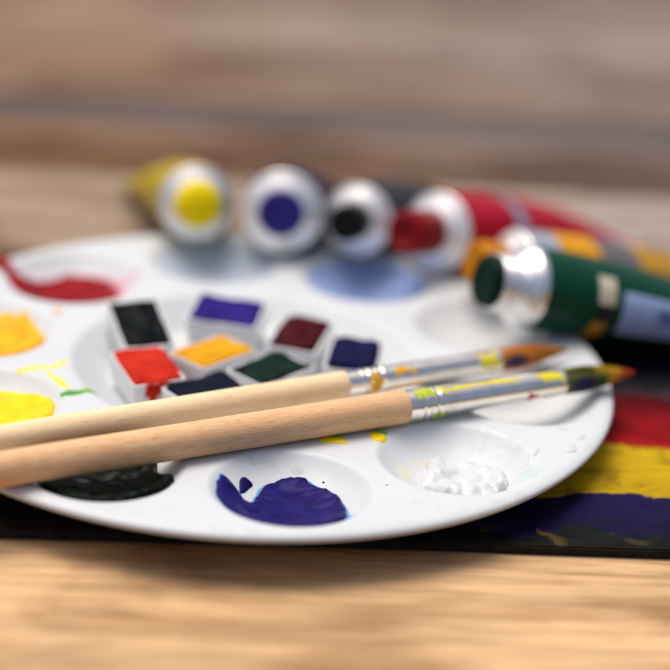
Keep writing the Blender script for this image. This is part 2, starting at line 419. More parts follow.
# ------------------------------------------------------------------ watercolour half pans
def rrect(hx, hy, r, n=5):
    out = []
    for cx, cy, a0 in ((hx - r, hy - r, 0), (-hx + r, hy - r, 90), (-hx + r, -hy + r, 180), (hx - r, -hy + r, 270)):
        for i in range(n + 1):
            a = math.radians(a0 + 90 * i / n); out.append((cx + r * math.cos(a), cy + r * math.sin(a)))
    return out
def pan_plastic():
    m, nt, b = new_mat('pan_plastic')
    v = coords(nt)
    n = noise_tex(nt, v, 160, 4, 0.6, 0.5)
    nt.links.new(ramp(nt, n, [(0.3, (0.66, 0.67, 0.68)), (0.6, (0.72, 0.72, 0.72))]), b.inputs['Base Color'])
    b.inputs['Roughness'].default_value = 0.35
    return m
M_pan = pan_plastic()
HX, HY, HZ = 9.3, 6.6, 7.4
def pan_mesh():
    levels = [(-0.55, 0, 1.0), (-0.5, 0.35, 1.0), (-0.12, HZ * 0.5, 1.0), (0, HZ - 0.25, 1.0), (-0.10, HZ, 1.0), (-0.60, HZ, 1.0), (-0.72, HZ - 0.3, 1.0), (-1.1, HZ - 3.5, 1.0)]
    V, F = [], []
    n = 24
    for off, z, _ in levels:
        V += [(x, y, z) for x, y in rrect(HX + off, HY + off, max(1.1 + off * .6, 0.3))]
    for i in range(len(levels) - 1):
        for k in range(n):
            k2 = (k + 1) % n
            F.append((i * n + k, i * n + k2, (i + 1) * n + k2, (i + 1) * n + k))
    F.append(tuple(range(n - 1, -1, -1))); F.append(tuple((len(levels) - 1) * n + k for k in range(n)))
    return V, F
def cake(name, parent, mat, seed, dome=0.35, sag=0.0):
    L = rrect(HX - 0.30, HY - 0.30, 3.0 if dome > .6 else 1.2, 4)
    L = [(x + 0.55 * noise.noise(Vector((x * .22, y * .22, seed))), y + 0.55 * noise.noise(Vector((x * .22, y * .22, seed + 9)))) for x, y in L]
    def base(x, y):
        return np.full_like(np.asarray(x, float), HZ - 0.9)
    P = blob_mesh(name, L, mat, (0, 0), h=1.15 + dome, w=2.2 if dome > .6 else 1.2, step=0.45, rough=0.45, freq=0.17, seed=seed, rag=0.45, parent=parent, base=base, sink=0.6, ncat=2)
    return P
# kind, centre(mm), z of the top, yaw, tilt, colours, label
PANS = [
 ('yellow', (-9.2, 2.2), 0.6, 48.5, (0, 0), ((0.70, 0.37, 0.008), (0.60, 0.25, 0.006)), 'white half pan of golden yellow watercolour between the red and the green pan', .3),
 ('green', (5.6, -4.8), 0.4, 49, (0, 0), ((0.006, 0.022, 0.014), (0.003, 0.010, 0.007)), 'white half pan of dark bottle green watercolour right of the yellow pan', .3),
 ('indigo', (-8.6, -19.2), 0.2, 41, (0, 0), ((0.005, 0.008, 0.022), (0.002, 0.003, 0.009)), 'white half pan of blackish indigo watercolour half hidden behind the rear brush handle', .3),
 ('violet', (-7.5, 26.0), 1.8, -10, (11, 0), ((0.026, 0.013, 0.20), (0.014, 0.007, 0.12)), 'white half pan of violet blue watercolour, the one furthest back', .3),
 ('maroon', (11.8, 17.4), 0.6, 76, (0, 5), ((0.070, 0.003, 0.007), (0.036, 0.0015, 0.004)), 'white half pan of dark maroon watercolour with a domed top', .9),
 ('navy', (25.6, 5.6), 1.2, 84, (0, 3), ((0.007, 0.007, 0.06), (0.003, 0.003, 0.022)), 'white half pan of navy blue watercolour above the rear brush ferrule', .8),
 ('black', (-28.0, 11.0), 2.9, 113, (0, 17), ((0.004, 0.007, 0.008), (0.002, 0.003, 0.004)), 'white half pan of black watercolour tilted against the edge of the sunken centre', .3),
 ('red', (-23.9, -11.2), 1.6, 116, (-2, 4), ((0.58, 0.030, 0.010), (0.42, 0.012, 0.006)), 'white half pan of vermilion red watercolour with paint spilled over its edges', .4),
]
pv, pf = pan_mesh()
pan0 = mesh_obj('watercolour_pan', pv, pf, M_pan, None, True, 40)
for i, (kind, c, zt, yaw, tilt, cols, label, dome) in enumerate(PANS):
    p = pan0 if i == 0 else pan0.copy()
    if i: COL.objects.link(p)
    rot = Matrix.Rotation(math.radians(yaw), 4, 'Z') @ Matrix.Rotation(math.radians(-tilt[1]), 4, 'Y') @ Matrix.Rotation(math.radians(tilt[0]), 4, 'X')
    top = Vector((c[0], c[1], zt)); 
    p.matrix_world = Matrix.Translation((top - rot.to_3x3() @ Vector((0, 0, HZ))) * MM) @ rot
    tag(p, label, 'paint pan', 'watercolour half pans in the palette centre')
    cm = paint(kind + '_watercolour', cols[0], cols[1], 0.42, 75, 0.45, spec=0.035)
    ck = cake('paint_cake', p, cm, 11.0 + i * 1.7, dome)
    if kind == 'red':      # red paint run over the wall and onto the neighbour side
        for pts in ([(-9.2, -2), (-9.25, 2.4), (-9.0, 3.6), (-8.2, 3.2), (-8.2, -2.6)],):
            blob_mesh('paint_spill', pts, cm, h=0.35, w=0.5, step=0.3, seed=9.1, rag=0.4, parent=p, base=lambda x, y: np.full_like(np.asarray(x, float), HZ - 0.02), sink=0.1)
        # runs down two walls: thin sheets with torn outlines
        def run(side, lo, hi, sd):
            n, m_ = 44, 34; V = []; F = []; ok = {}
            for a in range(n + 1):
                q = lo + (hi - lo) * a / n
                for k in range(m_ + 1):
                    z = HZ + 0.06 - (HZ - 0.3) * k / m_
                    o_ = 0.07 - 0.12 * (1 - min(1, z / HZ)) * 1.0
                    V.append((-(HX + o_), q, z) if side == 'end' else (q, -(HY + o_), z))
                    e = min(a / n, 1 - a / n) * 2.2
                    ok[(a, k)] = min(e, 0.9) * (1.15 - 0.9 * k / m_) + 0.65 * noise.noise(Vector((q * 0.55 + sd, z * 0.28, sd))) > 0.30
            for a in range(n):
                for k in range(m_):
                    if ok[(a, k)] and ok[(a + 1, k)] and ok[(a, k + 1)] and ok[(a + 1, k + 1)]:
                        F.append((a * (m_ + 1) + k, (a + 1) * (m_ + 1) + k, (a + 1) * (m_ + 1) + k + 1, a * (m_ + 1) + k + 1))
            used = sorted({k for f_ in F for k in f_}); mp_ = {k: j for j, k in enumerate(used)}
            if F: mesh_obj('paint_drip', [V[k] for k in used], [tuple(mp_[k] for k in f_) for f_ in F], cm, p)
        run('end', -5.6, 5.2, 3.3); run('side', -7.0, 7.5, 7.1)
        blob_mesh('paint_spill', [(-6, -6.7), (-3, -5.4), (0, -5.8), (3, -5.3), (6, -5.8), (7.5, -6.65), (3, -6.5), (0, -6.6)], cm, h=0.3, w=0.4, step=0.3, seed=9.7, rag=0.5, parent=p,
                  base=lambda x, y: np.full_like(np.asarray(x, float), HZ - 0.02), sink=0.1)

# ------------------------------------------------------------------ brushes
M_ferrule = metal('nickel_ferrule', (0.97, 0.91, 0.81), 0.13, 420, 0.03)
def hair_mat():
    m, nt, b = new_mat('painted_bristles')
    a = nt.nodes.new('ShaderNodeVertexColor'); a.layer_name = 'pigment'
    v = coords(nt, (160, 2600, 2600))
    n = noise_tex(nt, v, 1.0, 3, 0.6)
    nt.links.new(mixc(nt, ramp(nt, n, [(0.3, g(0.3)), (0.55, g(0.0))]), a.outputs[0], (0.03, 0.015, 0.005)), b.inputs['Base Color'])
    b.inputs['Roughness'].default_value = 0.45
    bump(nt, b, n, 0.6, 0.0004)
    return m
M_hair = hair_mat()

def lerp_stops(f, stops):
    for (a, ca), (b, cb) in zip(stops, stops[1:]):
        if f <= b:
            t = max(0, min(1, (f - a) / (b - a + 1e-9))); t = t * t * (3 - 2 * t)
            return [x + (y - x) * t for x, y in zip(ca, cb)]
    return list(stops[-1][1])

def brush(P0, P1, back, tj, crimps, tf, tt, rj, rf, wood, label, colour_fn, patches, seed, bend=0.0):
    """local X runs along the brush; t is measured from P0"""
    (O, A, S, U), L = frame_from(P0, P1)
    root = empty('paint_brush')
    rot = Matrix(((A[0], -S[0], U[0]), (A[1], -S[1], U[1]), (A[2], -S[2], U[2]))).to_4x4()
    root.matrix_world = Matrix.Translation(Vector(O) * MM) @ rot
    tag(root, label, 'paintbrush', 'brushes laid across the palette')
    fr = ((0, 0, 0), (1, 0, 0), (0, -1, 0), (0, 0, 1))        # local: axis, side towards the viewer (-Y), up
    prof = [(-back, 0.6), (-back + 0.5, 1.5), (-back + 2, 2.1)]
    for i in range(41):
        t = -back + 4 + (tj + back - 4) * i / 40
        q = (t + back) / (tj + back)
        prof.append((t, rj * (0.62 + 0.38 * min(1, q * 2.2) ** 0.7) * (1 - 0.0 * q)))
    prof[-1] = (tj - 0.6, rj); prof += [(tj - 0.2, rj * 0.99), (tj, rj * 0.93)]
    v, f = lathe(prof, fr, 56, wob=lambda t, a: 0.006 * noise.noise(Vector((t * 0.08, math.cos(a), math.sin(a) + seed))))
    mesh_obj('handle', v, f, wood, root, True, 50)
    # ferrule with crimped rings
    rr = rj * 0.955
    def rad(t):
        q = (t - tj) / (tf - tj); r = rr + (rf - rr) * q
        for c in crimps:
            r -= 0.28 * math.exp(-((t - c) / 0.42) ** 2); r += 0.13 * math.exp(-((t - c - 0.9) / 0.45) ** 2) + 0.13 * math.exp(-((t - c + 0.9) / 0.45) ** 2)
        return r
    prof = [(tj - 0.15, rr * 0.9), (tj - 0.1, rr)] + [(t, rad(t)) for t in np.linspace(tj, tf, 150)] + [(tf + 0.02, rf * 0.9)]
    v, f = lathe(prof, fr, 64)
    fer = mesh_obj('ferrule', v, f, M_ferrule, root, True, 60)
    # paint patches on the ferrule: bent sheets on its surface
    for (t0, t1, a0, a1, m, sd) in patches:
        na, n2 = 44, 60; V = []; F = []; ok = {}
        for i in range(n2 + 1):
            for j in range(na + 1):
                t = t0 + (t1 - t0) * i / n2; a = math.radians(a0 + (a1 - a0) * j / na)
                r = rad(t) + 0.05
                V.append((t, -r * math.cos(a), r * math.sin(a)))
                e = min(i / n2, 1 - i / n2) * 2.0; e2 = min(j / na, 1 - j / na) * 2.0
                ok[(i, j)] = min(e, e2) + 0.75 * noise.fractal(Vector((t * 0.5 * min(1, 7 / (t1 - t0)) + sd, a * 2.0, sd * 3.1)), 0.7, 2.0, 3) > 0.22
        for i in range(n2):
            for j in range(na):
                if ok[(i, j)] and ok[(i + 1, j)] and ok[(i, j + 1)] and ok[(i + 1, j + 1)]:
                    F.append((i * (na + 1) + j, (i + 1) * (na + 1) + j, (i + 1) * (na + 1) + j + 1, i * (na + 1) + j + 1))
        if F:
            used = sorted({k for q in F for k in q}); mp = {k: i for i, k in enumerate(used)}
            mesh_obj('paint_stain', [V[k] for k in used], [tuple(mp[k] for k in q) for q in F], m, fer)
    # bristles: a pointed body and many single hairs
    V, F, C = [], [], []
    seg, nr = 40, 46; Lb = tt - tf
    def hr(q): return rf * 0.94 * ((1 + 0.16 * math.sin(math.pi * min(1, q * 1.5))) * max(0.0, (1 - q ** 2.1)) ** 0.85)
    def cx(q): return bend * q * q
    for i in range(nr + 1):
        q = i / nr * 0.97
        for k in range(seg):
            a = 2 * math.pi * k / seg
            r = hr(q) * (1 + 0.07 * noise.noise(Vector((math.cos(a) * 4 + seed, math.sin(a) * 4, q * 1.5))))
            V.append((tf - 0.4 + q * (Lb + .4), -r * math.cos(a), r * math.sin(a) + cx(q))); C.append(colour_fn(q, a))
    for i in range(nr):
        for k in range(seg):
            k2 = (k + 1) % seg
            F.append((i * seg + k, i * seg + k2, (i + 1) * seg + k2, (i + 1) * seg + k))
    rnd = random.Random(seed)
    for h in range(420):
        a = rnd.uniform(0, 2 * math.pi); q1 = rnd.uniform(0.55, 1.0) ; q0 = rnd.uniform(0.0, 0.45)
        da = rnd.uniform(-0.15, 0.15); lift = rnd.uniform(0.0, 0.10) if h % 12 else rnd.uniform(0.1, 0.35); b0 = len(V); m = 8; w = rnd.uniform(0.05, 0.085)
        for i in range(m + 1):
            q = q0 + (q1 - q0) * i / m; aa = a + da * i / m
            r = hr(min(q, .985)) * (1 + lift * i / m) + 0.02 + lift * 0.5 * (i / m) ** 2
            ww = w * (1 - 0.8 * i / m)
            c = np.array((tf - .4 + q * (Lb + .4), -r * math.cos(aa), r * math.sin(aa) + cx(q)))
            tang = np.array((0, math.sin(aa), math.cos(aa))); nor = np.array((0, -math.cos(aa), math.sin(aa)))
            for s in (tang * ww, nor * ww, -tang * ww): V.append(tuple(c + s)); C.append(colour_fn(q, aa, h))
        for i in range(m):
            for s in range(3):
                s2 = (s + 1) % 3
                F.append((b0 + i * 3 + s, b0 + i * 3 + s2, b0 + (i + 1) * 3 + s2, b0 + (i + 1) * 3 + s))
    o = mesh_obj('bristles', V, F, M_hair, root)
    at = o.data.color_attributes.new('pigment', 'FLOAT_COLOR', 'POINT')
    at.data.foreach_set('color', np.array([list(c) + [1.0] for c in C], dtype=np.float32).ravel())
    return root

def spot(q, a, q0, a0, rq, ra):
    d = ((q - q0) / rq) ** 2 + ((math.degrees(a) - a0 + 180) % 360 - 180) ** 2 / ra ** 2
    return max(0.0, min(1.0, 1.6 - 1.3 * d))
def col_front(q, a, h=0):
    ad = math.degrees(a)
    jit = 0.07 * noise.noise(Vector((math.cos(a) * 3, math.sin(a) * 3, h * 0.13)))
    f = q + jit
    c = lerp_stops(f, [(0.0, (0.11, 0.13, 0.012)), (0.26, (0.10, 0.11, 0.012)), (0.36, (0.15, 0.13, 0.012)), (0.44, (0.015, 0.13, 0.04)), (0.54, (0.08, 0.16, 0.02)),
                       (0.60, (0.75, 0.42, 0.01)), (0.74, (0.80, 0.33, 0.01)), (0.82, (0.66, 0.06, 0.012)), (0.93, (0.66, 0.10, 0.01)), (1.0, (0.7, 0.12, 0.01))])
    if math.sin(a) > 0.6 and 0.42 < f < .8:
        c = [x + (y - x) * 0.7 for x, y in zip(c, (0.85, 0.55, 0.012))]
    s = spot(q, a, 0.24, -2, 0.17, 38)
    c = [x + (y - x) * s for x, y in zip(c, (0.022, 0.016, 0.12))]
    return c
def col_back(q, a, h=0):
    jit = 0.08 * noise.noise(Vector((math.cos(a) * 3 + 5, math.sin(a) * 3, h * 0.11)))
    f = q + jit
    c = lerp_stops(f, [(0.0, (0.58, 0.18, 0.012)), (0.5, (0.72, 0.25, 0.015)), (0.8, (0.70, 0.28, 0.03)), (1.0, (0.50, 0.26, 0.06))])
    s = spot(q, a, 0.20, 5, 0.18, 34)
    c = [x + (y - x) * s for x, y in zip(c, (0.014, 0.014, 0.075))]
    return c
P_yel = paint('ferrule_yellow', (0.80, 0.66, 0.02), (0.72, 0.60, 0.06), 0.35, 300, 0.2)
P_yg = paint('ferrule_yellow_green', (0.38, 0.52, 0.03), (0.66, 0.66, 0.06), 0.35, 250, 0.2)
P_org = paint('ferrule_orange', (0.80, 0.42, 0.01), (0.70, 0.30, 0.01), 0.35, 300, 0.2)
P_red = paint('ferrule_red', (0.55, 0.02, 0.02), None, 0.35, 300, 0.2)
W_front = wood_mat('handle_wood_front', (0.81, 0.51, 0.275), (0.74, 0.42, 0.195), (0.55, 0.27, 0.10), 0.9)
W_back = wood_mat('handle_wood_back', (0.88, 0.69, 0.43), (0.84, 0.61, 0.34), (0.66, 0.38, 0.16), 0.5)
brush((-46.3, -74.9, 4.05), (94.5, 1.5, 4.05), 62, 95.9, (99.9, 103.6), 138.9, 160.6, 4.0, 3.0, W_front,
      'front paintbrush with thick reddish wooden handle and red and yellow paint on its bristle tip', col_front,
      [(97.2, 103.4, 45, 100, P_yg, 1.3), (102.2, 108, 50, 100, P_yel, 2.1), (101.0, 106.2, -62, -18, P_yg, 3.3), (96.5, 100, -80, -45, P_yg, 3.9), (104, 138, 62, 88, P_yel, 8.3), (131, 138.7, 28, 95, P_yel, 4.6),
       (127.6, 131.4, -44, 2, P_red, 5.5), (133, 137, -75, -40, P_yg, 6.1)], 3, bend=-0.3)
brush((-48.9, -59.2, 3.45), (78.4, 13.0, 3.45), 50, 83.6, (88.6, 92.3), 126.2, 147.6, 3.3, 2.75, W_back,
      'rear paintbrush with pale wooden handle and orange painted bristles', col_back,
      [(88.6, 92.6, -60, 85, P_org, 1.9), (96, 102, 30, 80, P_org, 2.7), (91.0, 106, -55, -12, P_org, 3.6), (119.5, 126, -40, 90, P_yel, 4.1), (87, 90, -80, -35, P_yg, 5.0)], 5, bend=-0.1)

# ------------------------------------------------------------------ paint tubes
M_alu = metal('tube_aluminium', (0.90, 0.89, 0.87), 0.30, 200, 0.25)
M_sat = metal('satin_aluminium', (0.95, 0.93, 0.90), 0.42, 160, 0.12)
M_sat.node_tree.nodes['Principled BSDF'].inputs['Metallic'].default_value = 0.75
def tube_paint(name, col, rough=0.32):
    m, nt, b = new_mat(name)
    v = coords(nt)
    n = noise_tex(nt, v, 120, 4, 0.6)
    nt.links.new(ramp(nt, n, [(0.3, tuple(c * 0.8 for c in col)), (0.6, col)]), b.inputs['Base Color'])
    b.inputs['Roughness'].default_value = rough
    b.inputs['Specular IOR Level'].default_value = 0.14
    bump(nt, b, noise_tex(nt, v, 110, 3, 0.6), 0.35, 0.0012)
    return m

def tube(label, S, T, col, colname, rb=10.0, cap_len=11.0, cap_r=5.8, silver_neck=False, bands=(), label_patch=None, seed=1.0, dents=0.25, capcol=None, dom=0.5, patches=()):
    """S: centre of the shoulder edge, T: pinched tail"""
    (O, A, Sd, U), L = frame_from(S, T)
    root = empty('paint_tube')
    rot = Matrix(((A[0], -Sd[0], U[0]), (A[1], -Sd[1], U[1]), (A[2], -Sd[2], U[2]))).to_4x4()
    root.matrix_world = Matrix.Translation(Vector(O) * MM) @ rot
    tag(root, label, 'paint tube', 'paint tubes lying at the back of the palette')
    mp = tube_paint(colname + '_tube_lacquer', col)
    mc = paint(colname + '_cap', capcol or col, None, 0.4, 300, 0.15)
    seg = 72
    def ring(t):
        q = max(0, min(1, t / (L - 6)))
        hgt = rb * (1 - q ** 2.5) + 0.55 * q; wid = rb * (1 + 0.48 * q ** 1.4)
        out = []
        for k in range(seg):
            a = 2 * math.pi * k / seg
            d = 1 + dents * 0.12 * min(1, t / 15) * (1 - q * .6) * noise.fractal(Vector((math.cos(a) * 1.1 + seed * 3, math.sin(a) * 1.1, t * 0.045 + seed)), 1, 2, 3)
            out.append((t, -wid * math.cos(a) * d, hgt * math.sin(a) * d))
        return out
    def section(t0, t1, name, mat, off=0.0, n=None, par=root):
        n = n or max(3, int((t1 - t0) / 1.2)); V, F = [], []
        for i in range(n + 1):
            t = t0 + (t1 - t0) * i / n; V += [(x, y * (1 + off / rb), z * (1 + off / rb)) for x, y, z in ring(t)]
        for i in range(n):
            for k in range(seg):
                k2 = (k + 1) % seg; F.append((i * seg + k, i * seg + k2, (i + 1) * seg + k2, (i + 1) * seg + k))
        return mesh_obj(name, V, F, mat, par)
    body = section(0, L - 6, 'body', mp)
    for (t0, t1, m) in bands: section(t0, t1, 'band', m, 0.06, par=body)
    # folded tail crimp
    mb = MB(); w = rb * 1.48
    V = []; F = []
    for x, th in ((L - 6.2, 0.7), (L - 5.6, 1.0), (L - 0.6, 1.1), (L, 0.7)):
        for y in np.linspace(-w, w, 13):
            V.append((x, y, th + 0.12 * math.sin(y * 1.3 + seed)))
        for y in np.linspace(w, -w, 13):
            V.append((x, y, -th + 0.12 * math.sin(y * 1.3 + seed)))
    for i in range(3):
        for k in range(26):
            k2 = (k + 1) % 26; F.append((i * 26 + k, i * 26 + k2, (i + 1) * 26 + k2, (i + 1) * 26 + k))
    F += [tuple(range(25, -1, -1)), tuple(78 + k for k in range(26))]
    mb.add(V, F); mb.build('crimped_tail', M_alu, root, True, 35)
    fr = ((0, 0, 0), (1, 0, 0), (0, -1, 0), (0, 0, 1))
    # shoulder: rounded edge then a flat cone up to the threaded neck
    sh = [(1.4, rb * 0.975), (1.2, rb * 0.985), (-0.4, rb * 0.985), (-0.8, rb * 0.96), (-0.9, rb * 0.92), (-0.7, rb * 0.90), (-0.8, rb * 0.88), (-2.0, rb * 0.70), (-2.2, rb * 0.66), (-2.3, rb * 0.61), (-3.0, rb * 0.60), (-3.2, rb * 0.64), (-3.5, rb * 0.64), (-3.7, rb * 0.60), (-4.2, rb * 0.60)]
    if silver_neck:
        nr_ = cap_r * 1.06
        sh = [(1.6, rb * 1.012), (0.2, rb * 1.02), (-0.5, rb * 1.0), (-1.2, rb * 0.95), (-2.5, rb * 0.84), (-3.6, nr_ * 1.08)]
        t = -4.0
        while t > -cap_len + 3.2:
            sh += [(t, nr_ * 1.04), (t - 0.45, nr_ * 0.96), (t - 0.9, nr_ * 1.04)]; t -= 1.1
        sh += [(t, nr_)]
        c0 = t
    else:
        sh += [(-4.4, cap_r * 0.9), (-5.0, cap_r * 0.9)]
        c0 = -4.3
    v, f = lathe([(t, r) for t, r in sh], fr, 72, cap0=False, cap1=True)
    mesh_obj('shoulder', v, [q[::-1] for q in f], M_alu if silver_neck else M_sat, root, True, 25)
    # ribbed screw cap
    pr = [(c0 + 0.01, cap_r * 0.96), (c0 - 0.3, cap_r), (-cap_len + 0.9, cap_r * 0.97), (-cap_len + 0.3, cap_r * 0.93), (-cap_len, cap_r * 0.84), (-cap_len, cap_r * 0.7), (-cap_len + dom * .5, cap_r * 0.55), (-cap_len + dom, cap_r * 0.3)]
    if dom < -1: pr = pr[:3] + [(-cap_len + dom * math.sin(q), cap_r * 0.95 * math.cos(q)) for q in np.linspace(0.1, 1.5, 12)]
    v, f = lathe(pr, fr, 96, wob=lambda t, a: 0.018 * math.cos(24 * a) if -cap_len + 0.5 < t else 0)
    mesh_obj('cap', v, [q[::-1] for q in f], mc, root, True, 40)
    if label_patch:
        t0, t1, a0, a1, m, m2 = label_patch
        def patch(t0, t1, a0, a1, off, name, mat, par):
            V, F = [], []; n1, n2 = 24, 20
            for i in range(n1 + 1):
                t = t0 + (t1 - t0) * i / n1
                q = max(0, min(1, t / (L - 6))); hgt = rb * (1 - q ** 2.5) + 0.55 * q; wid = rb * (1 + 0.48 * q ** 1.4)
                for j in range(n2 + 1):
                    a = math.radians(a0 + (a1 - a0) * j / n2)
                    d = 1 + dents * 0.12 * min(1, t / 15) * (1 - q * .6) * noise.fractal(Vector((math.cos(a) * 1.1 + seed * 3, math.sin(a) * 1.1, t * 0.045 + seed)), 1, 2, 3) + off / rb
                    V.append((t, -wid * math.cos(a) * d, hgt * math.sin(a) * d))
            for i in range(n1):
                for j in range(n2): F.append((i * (n2 + 1) + j, (i + 1) * (n2 + 1) + j, (i + 1) * (n2 + 1) + j + 1, i * (n2 + 1) + j + 1))
            return mesh_obj(name, V, [q[::-1] for q in F], mat, par)
        for (q0, q1, b0_, b1_, pm) in patches: patch(q0, q1, b0_, b1_, 0.12, 'band', pm, body)
        lb = patch(t0, t1, a0, a1, 0.14, 'label', m, body)
        patch(t0 + (t1 - t0) * .42, t0 + (t1 - t0) * .72, a0 + (a1 - a0) * .45, a0 + (a1 - a0) * .8, 0.22, 'label_patch', m2, body)
    return root
M_lab = paint('pale_blue_label', (0.36, 0.48, 0.74), (0.30, 0.42, 0.68), 0.45, 120, 0.1)
M_lab2 = paint('label_blue', (0.12, 0.18, 0.42), None, 0.45, 120, 0.1)
M_teal = paint('teal_band', (0.02, 0.13, 0.12), None, 0.35, 120, 0.1)
M_cream = paint('cream_band', (0.62, 0.58, 0.46), (0.45, 0.35, 0.12), 0.4, 90, 0.1)
M_ochre = paint('ochre_band', (0.55, 0.30, 0.03), (0.40, 0.2, 0.03), 0.4, 90, 0.1)
M_greyb = paint('grey_band', (0.16, 0.15, 0.16), None, 0.4, 120, 0.1)
M_brown = paint('amber_band', (0.48, 0.25, 0.03), None, 0.4, 120, 0.1)
M_darkb = paint('dark_band', (0.03, 0.03, 0.035), None, 0.4, 120, 0.1)
M_band = metal('silver_band', (0.75, 0.74, 0.80), 0.3, 200, 0.2)
TUBES = [
 dict(label='yellow paint tube with round yellow cap, leftmost behind the palette', S=(-20.6, 78.8, 11.5), T=(-35, 154.0, -9.0), col=(0.50, 0.36, 0.012), colname='yellow', rb=10.6, capcol=(0.92, 0.70, 0.004), cap_len=7, cap_r=6.7, dom=-3.4),
 dict(label='blue paint tube pointing its dark blue cap straight at the viewer', S=(3.6, 74.2, 12.4), T=(7.5, 157.0, -9.0), col=(0.012, 0.012, 0.045), colname='blue', capcol=(0.035, 0.025, 0.20), cap_len=7.5, cap_r=6.4, rb=11.6),
 dict(label='black paint tube with black cap between the blue and the red tube', S=(24.6, 76.1, 11.0), T=(50.4, 157.8, -9.0), col=(0.03, 0.035, 0.045), colname='black', capcol=(0.010, 0.010, 0.011), cap_len=12, cap_r=5.2, rb=10.0),
 dict(label='red paint tube with dark red hollow ended cap and pale band', S=(46.7, 71.2, 11.0), T=(100.0, 138.0, -9.0), col=(0.44, 0.003, 0.020), colname='red', capcol=(0.25, 0.010, 0.012), cap_len=16, cap_r=6.0, bands=((22, 27, M_band),), dom=2.0, rb=11.2),
 dict(label='orange paint tube half hidden behind the green tube', S=(67.0, 55.5, 8.5), T=(140.0, 95.0, -7.5), col=(0.72, 0.32, 0.008), colname='orange', capcol=(0.60, 0.22, 0.006), cap_len=13, cap_r=6.2, rb=10.2, bands=((0, 9, M_alu), (22, 35, M_greyb), (35, 60, M_brown))),
 dict(label='green paint tube with silver neck and pale blue label, nearest at the right', S=(67.6, 30.8, 12.6), T=(145, 65.0, -8.0), col=(0.003, 0.055, 0.028), colname='green', capcol=(0.004, 0.022, 0.012), cap_len=12, cap_r=6.8, silver_neck=True, rb=10.8,
      patches=((16.5, 21.5, 12, 52, M_cream), (17, 21.5, -12, 10, M_darkb), (16.5, 21, -55, -15, M_ochre)), label_patch=(24, 50, -30, 35, M_lab, M_lab2)),
]
for i, t in enumerate(TUBES): tube(seed=1.0 + i * 0.77, **t)

